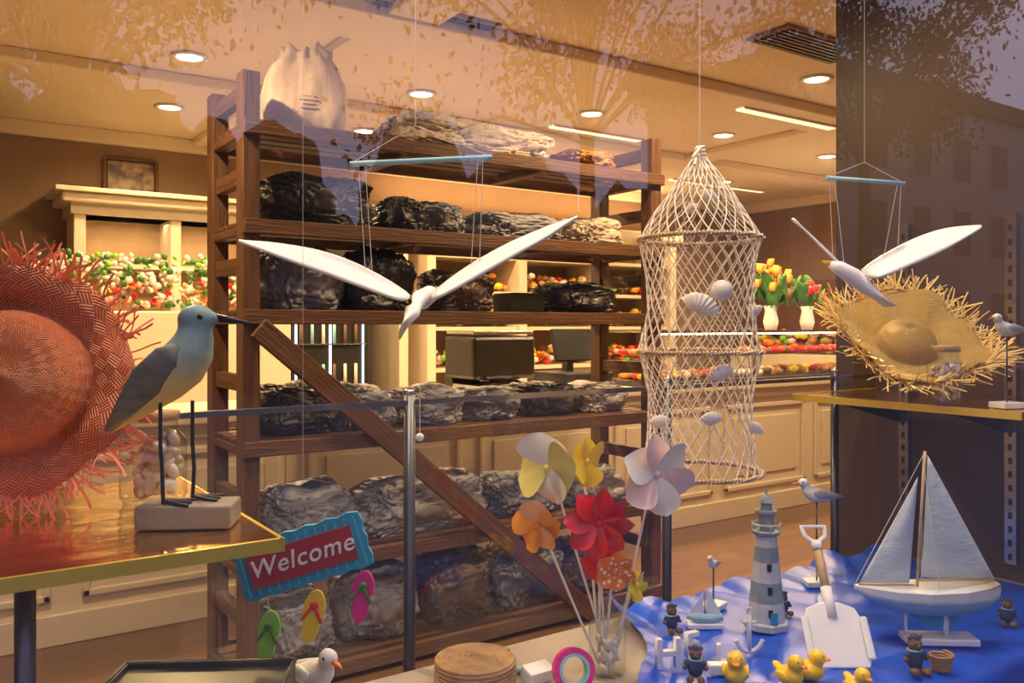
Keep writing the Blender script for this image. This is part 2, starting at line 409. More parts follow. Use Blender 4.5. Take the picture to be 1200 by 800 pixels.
# bouquets row in front
g = grp('bouquet_display')
bx('stand_table', .5, 1.98, 5.45, 5.85, 0, 1.33, M['cream'], g, .01)
bm = bmesh.new(); fm = [M['green'], M['white2'], M['red'], M['lime'], M['pink'], M['orange']]
for i in range(520):
    s0 = len(bm.faces); x = random.uniform(.52, 1.95); h = random.random()
    ellbm(bm, (x, random.uniform(5.5, 5.8), 1.36 + .32 * h), (random.uniform(.010, .026), .018, random.uniform(.012, .04)), (random.random() * 3, random.random() * 3, 0), 1)
    mi = random.choice((0, 0, 3, 1, 1, 1)) if h > .5 else random.choice((2, 1, 5, 0, 4, 1))
    bm.faces.ensure_lookup_table()
    for f in bm.faces[s0:]: f.material_index = mi
fin('bouquets', bm, fm, g, smooth=True)

# framed picture
g = grp('picture_frame', (1.19, 6.48, 2.27))
prism('photo_print', [(-.15, -.12), (.15, -.12), (.15, .12), (-.15, .12)], .006, mat('photo', (.45, .34, .24), .4, col2=(.06, .035, .02), scale=9, contrast=.2), g)
for p1, p2 in (((-.17, 0, -.14), (.17, 0, -.14)), ((-.17, 0, .14), (.17, 0, .14)), ((-.17, 0, -.14), (-.17, 0, .14)), ((.17, 0, -.14), (.17, 0, .14))):
    beam('frame', p1, p2, .025, .022, M['wood'], g)

# drinks fridge
g = grp('drinks_fridge')
bx('body', 2.12, 2.8, 5.95, 6.5, 0, 1.95, M['steel'], g, .01); bx('door', 2.16, 2.75, 5.93, 5.945, .1, 1.6, M['black'], g)
for x in (2.18, 2.44, 2.70): bx('led_strip', x, x + .012, 5.915, 5.925, .3, 1.5, M['cool'], g)
for z in (.5, .8, 1.1, 1.35):
    bx('wire_shelf', 2.16, 2.72, 5.9, 5.93, z, z + .01, M['chrome'], g)
    for j in range(6): cyl('bottle', (2.22 + j * .085, 5.915, z + .01), (2.22 + j * .085, 5.915, z + .16), .013, random.choice([M['green'], M['white2'], M['brown'], M['bluerod']]), g, r2=.011, seg=10)
# back shelving
g = grp('back_shelving')
for x in (3.05, 3.3, 4.2, 5.1, 6.0): bx('upright', x, x + .08, 6.0, 6.5, 0, 2.05, M['cream'], g, .006)
for z in (.5, .86, 1.2, 1.5, 1.8): bx('shelf', 3.38, 6.0, 6.05, 6.5, z, z + .03, M['cream'], g)
bx('cornice', 3.0, 6.13, 5.95, 6.5, 2.05, 2.13, M['cream'], g, .015)
for z in (.89, 1.23, 1.53):
    for x in (3.42, 4.32, 5.22):
        sweets('sweets', x + .02, x + .75, 6.1, 6.35, z, 60, .04, parent=g, hvar=.12)
l = area('shelf_light', (4.7, 6.1, 2.03), (0, 0, 0), 2.4, .1, 8, (1, .65, .32)); l.parent = g
# right wall dresser with things
g = grp('gift_dresser')
bx('base', 7.2, 7.68, 4.2, 6.3, 0, .95, M['cream'], g, .01); bx('upper', 7.48, 7.68, 4.3, 6.2, .95, 1.7, M['wood'], g, .01)
sweets('gift_sweets', 7.25, 7.42, 4.3, 6.2, .95, 120, .05, parent=g, hvar=.2)

def vase_flowers(name, loc, col, n=24, h=.32, petals=.035):
    g = grp(name, loc)
    lathe('vase', [(.0, 0), (.04, 0), (.055, .06), (.04, .14), (.05, .18), (.045, .18), (.036, .14), (0, .13)], M['thin'] if col is None else M['white'], g)
    st = []; bm = bmesh.new()
    for i in range(n):
        t = random.uniform(0, 6.28); r = random.uniform(.02, .16); z = .18 + h * random.uniform(.45, 1) - r * .4
        e = Vector((r * math.cos(t), r * math.sin(t), z)); st.append([(0, 0, .12), (e.x * .4, e.y * .4, z * .6), tuple(e)])
        for q in range(3): ellbm(bm, e + Vector((math.cos(q * 2.1) * .012, math.sin(q * 2.1) * .012, .02)), (petals * .45, petals * .45, petals), (.3 * math.cos(q * 2.1), .3, 0), 2)
    tube('stems', st, .004, M['green'], g)
    fin('petals', bm, col, g, smooth=True)
    bm = bmesh.new()
    for i in range(n):
        t = random.uniform(0, 6.28); e = Vector((math.cos(t) * .1, math.sin(t) * .1, .24 + random.random() * .12))
        ellbm(bm, e, (.012, .035, .09), (random.uniform(-.6, .6), random.uniform(-.6, .6), t), 2)
    fin('leaves', bm, M['green'], g, smooth=True)
vase_flowers('tulip_vase', (5.1, 4.08, 1.208), M['orange'])
vase_flowers('tulip_vase', (5.55, 4.1, 1.208), M['red'], 12, .18)

# ------------------------------------------------------------------ wooden bread rack
R = grp('bread_rack')
ax = (.89, 2.735); bf, br = 2.86, 3.22
for x in ax:
    for y in (bf, br):
        beam('post', (x, y, 0), (x, y, 2.095), .06, .075, M['wood'], R, .006)
LV = [1.93, 1.60, 1.30, .86, .45, .07]
for z in LV:
    beam('front_rail', (.86, bf - .045, z - .025), (2.765, bf - .045, z - .025), .03, .05, M['wood'], R)
    beam('rear_rail', (.86, br + .02, z - .025), (2.765, br + .02, z - .025), .025, .05, M['wood'], R)
    for y in (2.90, 2.985, 3.07, 3.155):
        beam('slat', (.87, y, z - .01), (2.755, y, z - .01), .065, .016, M['wood'], R)
    for x in ax + (1.5, 2.12): beam('bearer', (x, bf - .02, z - .035), (x, br + .02, z - .035), .05, .03, M['wood'], R)
for x in ax:
    for z in (2.03, 1.75, 1.45, 1.05, .65, .25): beam('rung', (x, bf, z), (x, br, z), .035, .055, M['wood'], R)
beam('diagonal_brace', (.90, bf - .075, 1.24), (2.32, bf - .075, .03), .028, .075, M['wood'], R)

def sack(name, x0, x1, y0, y1, z, h, m, seed, amp=.22, tip=0):
    bm = bmesh.new(); bmesh.ops.create_icosphere(bm, subdivisions=6, radius=1)
    off = Vector((seed * 3.1, seed * 1.7, seed)); lx = (x1 - x0) / .3
    for v in bm.verts:
        n = v.co.copy(); e = .62
        q = Vector([math.copysign(abs(t) ** e, t) for t in n])
        w_ = q + Vector((noise.noise(q * 2 + off), noise.noise(q * 2 - off), 0)) * .5
        cr = abs(noise.noise(Vector((w_.x * 3 * lx + w_.z * 2, w_.y * 4, w_.z * 4 - w_.x * 2)) + off))
        c2 = abs(noise.noise(Vector((w_.x * 6 * lx - w_.z * 5, w_.y * 7, w_.z * 6 + w_.x * 3)) - off))
        f = 1 + amp * noise.noise(q * 1.6 + off) + .09 * cr + .07 * c2 - .09 * max(0, 1 - cr * 7) - .05 * max(0, 1 - c2 * 6)
        q *= f * .85
        if q.z < -.7: q.z = -.7
        v.co = Vector((q.x * (x1 - x0) / 2, q.y * (y1 - y0) / 2, (q.z + .7) * h / 1.6))
    return fin(name, bm, m, None, ((x0 + x1) / 2, (y0 + y1) / 2, z), smooth=True)
sd = dict(
    dark=mat('sack_black', (.085, .078, .082), .42, col2=(.03, .028, .03), scale=10, bump=.6, bscale=22),
    grey=mat('sack_grey', (.30, .30, .34), .42, col2=(.15, .15, .175), scale=10, bump=.6, bscale=22),
    dot=dotted('sack_dotted', (.36, .36, .40), (.07, .06, .08), 34, .16, .45, .6),
    ldot=dotted('sack_pale_dotted', (.64, .54, .43), (.2, .12, .08), 34, .15, .55, .6),
    brown=mat('sack_brown', (.20, .14, .11), .42, col2=(.10, .07, .055), scale=10, bump=.6, bscale=20),
    pale=mat('sack_pale', (.50, .47, .46), .38, col2=(.30, .29, .31), scale=6, bump=.6, bscale=20),
    bread=mat('bread', (.50, .24, .08), .6, col2=(.36, .15, .04), scale=8))
sx = [
 (0, 1.42, 2.28, .15, 'ldot'), (0, 2.28, 2.62, .10, 'bread'),
 (1, .95, 1.42, .20, 'dark'), (1, 1.43, 1.62, .15, 'dark'), (1, 1.56, 1.80, .14, 'grey'), (1, 1.80, 2.32, .12, 'dot'), (1, 2.30, 2.68, .13, 'ldot'),
 (2, .96, 1.30, .23, 'grey'), (2, 1.28, 1.58, .24, 'dark'), (2, 1.64, 1.96, .17, 'brown'), (2, 2.22, 2.62, .14, 'dark'),
 (3, .95, 1.25, .18, 'dark'), (3, 1.2, 1.5, .16, 'grey'), (3, 1.5, 1.8, .15, 'dot'), (3, 1.78, 2.1, .13, 'grey'), (3, 2.08, 2.4, .14, 'dark'), (3, 2.36, 2.68, .13, 'pale'),
 (4, .95, 1.35, .22, 'dot'), (4, 1.3, 1.95, .21, 'pale'), (4, 1.9, 2.3, .16, 'grey'), (4, 2.28, 2.68, .16, 'pale'),
 (5, .95, 1.25, .22, 'dot'), (5, 1.25, 1.6, .26, 'grey'), (5, 1.6, 1.95, .27, 'brown'), (5, 1.92, 2.3, .26, 'grey'), (5, 2.28, 2.66, .22, 'brown')]
for i, (lv, x0, x1, h, kk) in enumerate(sx):
    sack('bread_sack', x0, x1, 2.87, 3.2, LV[lv] - .001, h, sd[kk], i + 1)
box('black_box', (2.08, 2.98, 1.30 + .042), (.17, .14, .08), M['black'], None, bev=.004)
# paper bag
g = grp('paper_bread_bag', (1.15, 3.03, 1.93), -.3)
pm = mat('bag_paper', (.80, .66, .50), .6, col2=(.66, .50, .36), scale=7, bump=1, bscale=12)
def wobb(r, z, t):
    c_, s_ = math.cos(t), math.sin(t)
    q = (abs(c_) ** 4 + abs(s_) ** 4) ** -.25
    n = noise.noise(Vector((c_ * 2.2, s_ * 2.2, z * 10)))
    n2 = abs(noise.noise(Vector((c_ * 5, s_ * 5, z * 14))))
    return r * q * (1 + .14 * n + .12 * n2 + (.25 * noise.noise(Vector((c_ * 4, s_ * 4, 3))) if z > .24 else 0)), z * (1 + (.13 if z > .24 else .08) * noise.noise(Vector((c_ * 3, s_ * 3, 9))))
lathe('bag', [(0, 0), (.12, 0), (.14, .02), (.148, .08), (.146, .14), (.138, .19), (.122, .235), (.10, .265), (.085, .285), (.088, .305), (.085, .318), (.06, .295), (.03, .262)], pm, g, seg=96, wob=wobb)
pr = mat('bag_print', (.34, .24, .17), .6)
for j, wd in enumerate((.05, .07, .045, .06)):
    box('print_line', (.01, -.1505, .125 - j * .014), (wd, .003, .0022), pr, g)

# ------------------------------------------------------------------ display platform, barrier
bx('display_platform', -1.0, 2.11, .8, 1.33, 0, .645, mat('platform', (.42, .36, .30), .6))
g = grp('glass_barrier')
for k, d in ((-.11, 1.48), (.183, 1.86), (.375, 2.21)):
    p = B(k, d, 0); cyl('post', (p.x, 1.345, 0), (p.x, 1.345, 1.13), .0105, M['steel'], g)
    ell('cap', (p.x, 1.345, 1.13), (.0115, .0115, .008), M['chrome'], g)
bx('top_rail', .05, 2.1, 1.337, 1.352, 1.108, 1.117, M['chrome'], g)
bx('pane', .05, 2.1, 1.343, 1.347, .66, 1.108, M['thin'], g)

# shelves
g = grp('gold_shelf'); bx('board', -.55, .30, .86, 1.29, 1.016, 1.03, M['gold'], g); bx('edge_front', -.55, .302, .855, .861, 1.017, 1.0305, M['goldedge'], g)
bx('edge_side', .30, .304, .855, 1.29, 1.017, 1.0305, M['goldedge'], g)
for x, y in ((.075, .9), (-.5, 1.25)): cyl('leg', (x, y, .645), (x, y, 1.016), .009, M['steel'], g)
g = grp('gold_shelf'); bx('board', 1.745, 2.085, .80, 1.325, 1.066, 1.08, M['gold'], g); bx('edge_front', 1.74, 1.746, .80, 1.327, 1.065, 1.081, M['goldedge'], g)
bx('edge_side', 1.74, 2.085, 1.325, 1.329, 1.065, 1.081, M['goldedge'], g)
for y in (.985, 1.25):
    prism('bracket', [(-.3, 0), (0, 0), (0, -.07)], .006, M['steel'], g, (2.085, y, 1.065))
for y in (.985, 1.25):
    s = grp('shelf_standard', (2.1, y, 0)); bx('strip', -.012, .01, -.013, .013, .69, 1.51, M['chrome'], s)
    for j in range(25): bx('slot', -.0135, -.011, -.004, .004, .70 + j * .032, .715 + j * .032, M['black'], s)

# blue cloth
def cloth_h(a, b):
    f = noise.noise(Vector((a * 7, b * 5, 0))) * .014 + abs(noise.noise(Vector((a * 9 + b * 6, b * 3 - a * 4, 2)))) * .024
    v = (b - .765) / .56
    return .648 + max(0, f) * .75 + max(0, (v - .8) / .2) * .09 * abs(noise.noise(Vector((a * 5, 1, 5))))
bm = bmesh.new(); NX, NY = 170, 80; vs = []
for i in range(NX + 1):
    row = []
    for j in range(NY + 1):
        v = j / NY; b = .756 + v * .574; a0 = .80 + .38 * v + .03 * math.sin(v * 11); a = a0 + (2.085 - a0) * i / NX
        z = cloth_h(a, b) + max(0, (.06 - i / NX) / .06) * .012
        if j < 5: z = .650 - (4 - j) * .04; b = .756 + (.003 * math.sin(a * 40) if j < 4 else 0)
        row.append(bm.verts.new((a, b, z)))
    vs.append(row)
for i in range(NX):
    for j in range(NY): bm.faces.new((vs[i][j], vs[i + 1][j], vs[i + 1][j + 1], vs[i][j + 1]))
fin('blue_cloth', bm, M['cloth'], smooth=True)
def BC(k, d, lift=0, rr=.02):
    """point on the cloth"""
    p = B(k, d, 0)
    p.z = max(cloth_h(p.x + x, p.y + y) for x in (-rr, 0, rr) for y in (-rr, 0, rr)) + lift
    return p
# ------------------------------------------------------------------ hats
def hat(name, loc, r, rc, hc, m, mf, rot, seed, nf=260, wmul=1.0, curl=0, lmul=1.0, wild=.7, sweep=0):
    random.seed(seed)
    g = grp(name, loc, rot=rot)
    def wb(rr, z, t):
        k = max(0, (rr - rc) / (r - rc))
        return rr * (1 + .03 * k * math.sin(5 * t + seed)), z + k * .02 * math.sin(3 * t + seed) + .006 * k * math.sin(9 * t) + curl * k * k
    prof = [(0, hc), (rc * .35, hc * .985), (rc * .6, hc * .93), (rc * .8, hc * .78), (rc * .92, hc * .55), (rc * .98, hc * .3), (rc * 1.0, hc * .1), (rc * 1.06, .0)]
    prof += [(rc * 1.06 + (r - rc * 1.06) * t, .012 * math.sin(t * 3)) for t in (.15, .3, .45, .6, .75, .9, 1)]
    o = lathe('crown_and_brim', prof, m, g, seg=96, wob=wb, ucells=44, vcell=.0125); s = o.modifiers.new('s', 'SOLIDIFY'); s.thickness = .003
    bm = bmesh.new()
    for i in range(nf):
        t = random.uniform(0, 6.283); ln = random.uniform(.015, .055) * (r / .15) * lmul; w = random.uniform(.0007, .0017) * wmul
        t2 = t + random.uniform(-wild, wild) + sweep; lift = random.uniform(-.015, .03)
        p0 = Vector((r * .95 * math.cos(t), r * .95 * math.sin(t), .02 * math.sin(3 * t + seed) + curl * .85))
        d = Vector((math.cos(t2), math.sin(t2), 0)); sd_ = Vector((-d.y, d.x, random.uniform(-.5, .5))) * w
        q = []
        for kx in range(5):
            s_ = kx / 4; p = p0 + d * ln * s_ + Vector((0, 0, (lift + curl * .3) * s_)) + Vector((-d.y, d.x, 0)) * .008 * math.sin(s_ * 2 + i) * s_
            q.append((bm.verts.new(p - sd_), bm.verts.new(p + sd_)))
        for u_, v_ in zip(q, q[1:]): bm.faces.new((u_[0], u_[1], v_[1], v_[0]))
    fin('fringe', bm, mf, g)
    return g
def face(az, el, roll=0):
    """rotation carrying local +Z to azimuth az right of 'towards tripod', elevation el"""
    d = B(0, 1, 0).normalized() * -1; d = Matrix.Rotation(az, 3, 'Z') @ d
    v = Vector((d.x * math.cos(el), d.y * math.cos(el), math.sin(el)))
    return v.to_track_quat('Z', 'Y').to_euler()
hat('straw_hat', B(-.585, .98, 1.185), .132, .080, .085, M['coral'], M['coralf'], face(.35, .15), 3, 330, .95, .008, .95, .8)
hat('straw_hat', B(.460, 1.93, 1.195), .172, .062, .055, M['straw'], M['strawf'], face(.1, .98), 11, 560, 1.2, .045, 1.1, 1.3, .3)

# ------------------------------------------------------------------ jars
def jar(name, loc, r, h, n, pr_, big=1.0):
    g = grp(name, loc)
    lathe('glass', [(0, .002), (r * .9, .002), (r, .01), (r, h * .68), (r * .72, h * .8), (r * .72, h * .93), (r * .8, h * .94), (r * .8, h)], M['jar'], g)
    lathe('lid', [(r * .74, h * .9), (r * .78, h * .92), (r * .78, h * 1.0), (0, h * 1.01)], M['rattan'], g)
    bm = bmesh.new()
    for i in range(n):
        z = .008 + (h * .60) * i / n; t = random.random() * 6.28; q = (r - pr_ * 1.15) * math.sqrt(random.random()); s0 = len(bm.faces)
        e = pr_ * random.uniform(.75, 1.1)
        ellbm(bm, (q * math.cos(t), q * math.sin(t), z + e * .4), (e, e * .75, e * .6), (random.random() * 3, random.random() * 3, 0), 2)
        bm.faces.ensure_lookup_table(); mi = random.randrange(2)
        for f in bm.faces[s0:]: f.material_index = mi
    fin('shells', bm, [M['shellA'], M['shellB']], g, smooth=True)
    return g
jar('shell_jar', B(-.420, 1.06, 1.03), .039, .112, 60, .012)
jar('shell_jar', B(.508, 1.79, 1.08), .036, .125, 90, .0085)

# ------------------------------------------------------------------ birds
VY = -TH   # yaw so local +X runs parallel to the glass-facing view of the birds
birdm = gradmat('bird_plumage', [(0, (.50, .42, .14)), (.4, (.52, .46, .22)), (.62, (.26, .36, .33)), (1, (.16, .28, .31))], .55, 2, .25, 40)
wingm = mat('bird_wing', (.16, .17, .16), .6, col2=(.09, .085, .07), scale=40, stretch=(1, 1, 4))
greyw = mat('gull_wing_grey', (.42, .43, .44), .6, col2=(.30, .31, .32), scale=40)
g = grp('shorebird_figurine', B(-.378, .935, 1.031), VY + .1)
u = .935e-3; cx, cy = 222, 624
def bb(bm):
    pts = [(136, 514, 3, 2), (152, 500, 8, 7), (172, 480, 18, 16), (193, 459, 27, 25), (212, 438, 31, 30), (224, 420, 27, 27), (228, 404, 21, 22), (229, 390, 17, 18)]
    loftbm(bm, [((x - cx) * u, 0, (cy - y) * u, w_ * u, h_ * u) for x, y, w_, h_ in pts])
    ellbm(bm, ((230 - cx) * u, 0, (cy - 384) * u), (22 * u, 18 * u, 18 * u)); ellbm(bm, ((247 - cx) * u, 0, (cy - 383) * u), (13 * u, 8 * u, 8 * u), (0, .05, 0))
blob('body', bb, birdm, g, .0028)
loft('bill', [((252 - cx) * u, 0, (cy - 382) * u, .005, .005), ((272 - cx) * u, 0, (cy - 385) * u, .0032, .0035), ((294 - cx) * u, 0, (cy - 389) * u, .001, .001)], M['black'], g)
for sg in (-1, 1):
    ell('eye', ((238 - cx) * u, sg * .0155, (cy - 381) * u), (.003, .002, .003), M['black'], g)
    loft('wing', [((130 - cx) * u, sg * .004, (cy - 512) * u, .002, .003), ((155 - cx) * u, sg * .012, (cy - 484) * u, .006, .012), ((180 - cx) * u, sg * .021, (cy - 455) * u, .007, .019), ((205 - cx) * u, sg * .025, (cy - 428) * u, .006, .016), ((216 - cx) * u, sg * .022, (cy - 414) * u, .002, .004)], wingm, g)
for x1, x2, yy in ((193, 196, -.012), (222, 222, .012)):
    tube('leg', [[((x1 - cx) * u, yy, (cy - 480) * u), ((x1 - cx) * u, yy, (cy - 530) * u), ((x1 + 2 - cx) * u, yy, (cy - 560) * u), ((x2 - cx) * u, yy, (cy - 597) * u)]], .0022, M['black'], g)
    tube('foot', [[((x2 - cx) * u, yy, .029), ((x2 + 18 - cx) * u, yy + q, .027), ((x2 + 32 - cx) * u, yy + q * 1.6, .026)] for q in (-.01, 0, .01)], .0022, M['black'], g)
box('base', (0, 0, .0125), (.1, .055, .025), M['driftwood'], g, bev=.003)

gullm = gradmat('gull_paint', [(0, (.62, .60, .55)), (.5, (.72, .72, .70)), (.62, (.55, .57, .58)), (1, (.82, .82, .80))], .5, 2, .1, 60)
def gull(name, loc, L, leg, flip=1, rz=0, two=False):
    """small standing gull on a rod, body length L"""
    g = grp(name, loc, VY + rz); f = flip
    def b_(bm):
        loftbm(bm, [(-f * .55 * L, 0, leg + .10 * L, .01 * L, .015 * L), (-f * .35 * L, 0, leg + .12 * L, .09 * L, .07 * L), (-f * .12 * L, 0, leg + .14 * L, .16 * L, .15 * L), (f * .08 * L, 0, leg + .17 * L, .17 * L, .18 * L), (f * .22 * L, 0, leg + .27 * L, .12 * L, .13 * L), (f * .28 * L, 0, leg + .40 * L, .08 * L, .08 * L)])
        ellbm(bm, (f * .30 * L, 0, leg + .44 * L), (.13 * L, .105 * L, .11 * L))
    blob('body', b_, gullm, g, L * .03)
    loft('beak', [(f * .40 * L, 0, leg + .43 * L, .035 * L, .035 * L), (f * .50 * L, 0, leg + .42 * L, .025 * L, .025 * L), (f * .58 * L, 0, leg + .40 * L, .006 * L, .006 * L)], M['beak'], g)
    for sg in (-1, 1):
        ell('eye', (f * .35 * L, sg * .095 * L, leg + .47 * L), (.018 * L, .012 * L, .018 * L), M['black'], g)
        loft('wing', [(-f * .62 * L, sg * .03 * L, leg + .12 * L, .01 * L, .015 * L), (-f * .3 * L, sg * .11 * L, leg + .17 * L, .04 * L, .07 * L), (-f * .02 * L, sg * .16 * L, leg + .21 * L, .04 * L, .10 * L), (f * .12 * L, sg * .15 * L, leg + .22 * L, .01 * L, .04 * L)], greyw if L < .11 else M['white'], g)
    for y in ((-.05, .05) if two else (0,)):
        cyl('leg', (0, y * L, .01), (0, y * L, leg + .05 * L), .0018, M['steel'], g)
    box('base', (0, 0, .006), (.055, .04, .012), M['white'], g, bev=.002)
    return g
gull('seagull_figurine', BC(.357, 1.95), .10, .19, -1)
gull('seagull_figurine', B(.580, 1.73, 1.081), .085, .145, -1, .3)
gull('seagull_figurine', BC(.236, 1.80), .055, .085, -1, .9)
gull('seagull_figurine', B(-.232, 1.17, .645), .12, .105, 1, -.8, True)

# ------------------------------------------------------------------ flying gull mobiles
def mobile(name, loc, u, cx, cy, rod, apex, wings, body, drops, ropes, rz=0):
    g = grp(name, loc, VY + rz)
    P = lambda x, y, yy=0: ((x - cx) * u, yy, (cy - y) * u)
    cyl('rod', P(*rod[0]), P(*rod[1]), .0042, M['bluerod'], g)
    st = [[P(*rod[0]), P(*apex)], [P(*rod[1]), P(*apex)], [P(*apex), (P(*apex)[0], 0, 2.6 - loc.z)]]
    for a, b in ropes: st.append([P(*a), P(*b)])
    tube('strings', st, .0006, M['string'], g)
    for lead, trail, y0, y1 in wings:
        plate('wing', [(P(x, y, y0), P(x2, y2, y1)) for (x, y), (x2, y2) in zip(lead, trail)], M['white'], g, .004)
    loft('body', [((x - cx) * u, yy, (cy - y) * u, w_ * u, h_ * u) for x, y, yy, w_, h_ in body], M['white'], g)
    return g, P
g, P = mobile('seagull_mobile', B(-.11, 1.32, 1.296), 1.32e-3, 490, 345, ((410, 192), (577, 184)), (487, 147),
    [([(283, 282), (310, 283), (345, 288), (380, 294), (430, 313), (484, 347)], [(284, 284), (310, 293), (345, 307), (380, 319), (430, 338), (474, 354)], .01, -.03),
     ([(677, 254), (655, 260), (635, 268), (600, 282), (550, 309), (506, 342)], [(676, 256), (658, 268), (640, 281), (606, 299), (556, 328), (508, 354)], .01, -.03)],
    [(507, 338, .06, 5, 5), (501, 343, .04, 11, 10), (494, 351, .0, 12, 12), (487, 365, -.04, 8, 9), (482, 377, -.06, 11, 4), (477, 388, -.07, 19, 2.5)],
    None, [((420, 192), (428, 314)), ((428, 192), (436, 316)), ((560, 186), (552, 312)), ((566, 186), (562, 306)), ((492, 385), (492, 508))])
ell('bead', P(492, 512), (.0065, .0065, .0065), M['white'], g)
loft('beak', [(P(507, 338)[0], .06, P(507, 338)[2], .004, .004), (P(514, 335)[0], .085, P(514, 335)[2], .001, .001)], M['beak'], g)
for sx_ in (489, 500): ell('eye', P(sx_, 341, .012), (.0025, .0025, .0025), M['black'], g)
g, P = mobile('seagull_mobile', B(.41, 1.72, 1.25 + .05 * 1.72), 1.72e-3, 1010, 330, ((968, 208), (1060, 215)), (1013, 190),
    [([(1146, 264), (1128, 265), (1105, 268), (1075, 278), (1040, 296), (1006, 318)], [(1144, 267), (1126, 278), (1105, 291), (1080, 303), (1045, 318), (1018, 329)], .01, -.03),
     ([(930, 255), (945, 266), (960, 280), (975, 294), (992, 311)], [(930, 257), (942, 270), (956, 284), (971, 299), (988, 315)], .02, -.005)],
    [(972, 309, .0, 4, 4), (982, 313, .0, 9, 8), (1000, 324, .0, 12, 10), (1018, 339, 0, 9, 8), (1029, 348, 0, 13, 4), (1042, 358, 0, 18, 2)],
    None, [((972, 209), (976, 300)), ((978, 209), (990, 318)), ((1052, 214), (1036, 300)), ((1056, 214), (1052, 296))])
loft('beak', [(P(974, 309)[0], 0, P(974, 309)[2], .007, .007), (P(963, 306)[0], 0, P(963, 306)[2], .001, .001)], M['duck'], g)

# ------------------------------------------------------------------ fishing net lantern
g = grp('fishing_net_lantern', B(.22, 1.6, 0))
Z = (1.567, 1.41, 1.199, .975); RH = .113
def rad(z):
    if z > Z[1]:
        t = (Z[0] - z) / (Z[0] - Z[1]); return .005 + (RH - .005) * (t ** .9)
    for a_, b_ in ((Z[1], Z[2]), (Z[2], Z[3])):
        if z >= b_ - 1e-6:
            t = (a_ - z) / (a_ - b_); return RH - .016 * math.sin(math.pi * t) - (.004 if b_ == Z[3] else 0) * t
    return RH
paths = []; NS = 28; om = math.pi / (NS * .0185)
for s_ in (-1, 1):
    for i in range(NS):
        pts = []; n = 150
        for j in range(n + 1):
            z = Z[0] + (Z[3] - Z[0]) * j / n; r = rad(z)
            t = 2 * math.pi * i / NS + s_ * om * (Z[0] - z)
            dn = .004 * noise.noise(Vector((math.cos(t) * 3, math.sin(t) * 3, z * 20)))
            pts.append(((r + dn) * math.cos(t), (r + dn) * math.sin(t), z + dn))
        paths.append(pts)
tube('net', paths, .00115, M['net'], g)
for k_, z in enumerate(Z[1:]):
    tube('hoop', [[(RH * math.cos(t / 32 * 6.2832), RH * math.sin(t / 32 * 6.2832), z) for t in range(32)]], .0038, M['rattan'], g, True, res=3)
    tube('binding', [[((RH + .005 * math.cos(t * 2.2)) * math.cos(t / 300 * 6.2832), (RH + .005 * math.cos(t * 2.2)) * math.sin(t / 300 * 6.2832), z + .005 * math.sin(t * 2.2)) for t in range(300)]], .0012, M['net'], g, True)
tube('cord', [[(0, 0, Z[0]), (.0, 0, 2.6)]], .0007, M['string'], g)
tube('knot', [[(.012 * math.cos(t * .9) * (1 - t / 40), .012 * math.sin(t * .9), Z[0] - .012 + t * .001) for t in range(30)], [(0, 0, Z[0]), (-.02, -.01, Z[0] - .005), (-.035, -.02, Z[0] - .025)], [(0, 0, Z[0]), (-.015, -.015, Z[0] + .01), (-.03, -.01, Z[0] - .01)]], .0028, M['net'], g)
def shell(parent, loc, r, rot=(0, 0, 0), m=None):
    bm = bmesh.new(); rings = []; n = 37
    for i in range(10):
        t = i / 9; ring = []
        for j in range(n):
            a_ = math.radians(-58 + 116 * j / (n - 1)); rib = math.cos(j * math.pi / 2)
            rr = r * 1.9 * t * (1 + .03 * rib) * (.86 + .14 * math.cos(a_))
            ring.append(bm.verts.new((rr * math.sin(a_), -r * .65 * math.sin(t * math.pi * .85) * math.cos(a_) - .06 * r * rib * t, rr * math.cos(a_) - r)))
        rings.append(ring)
    for a_, b_ in zip(rings, rings[1:]):
        for j in range(n - 1): bm.faces.new((a_[j], a_[j + 1], b_[j + 1], b_[j]))
    o = fin('scallop_shell', bm, m or M['shellB'], parent, loc, rot, True); s = o.modifiers.new('s', 'SOLIDIFY'); s.thickness = r * .12
def local_view(x, y): return (CS * x + SN * y, -SN * x + CS * y)
for x, y, z, r in ((.018, -.095, 1.31, .0205), (-.018, -.092, 1.285, .024), (.008, -.04, 1.485, .013), (-.004, -.10, 1.085, .015), (-.085, -.05, 1.075, .013), (.09, -.05, 1.062, .012), (.095, -.03, 1.275, .011), (.015, -.095, 1.165, .018), (-.02, -.02, 1.465, .010)):
    lx, ly = local_view(x, y)
    if .0199 <= r < .021: ell('sea_urchin', (lx, ly, z), (r, r, r * .9), M['shellB'], g)
    else: shell(g, (lx, ly, z), r, (.2, random.uniform(-.8, .8), -TH + random.uniform(-.3, .3)))

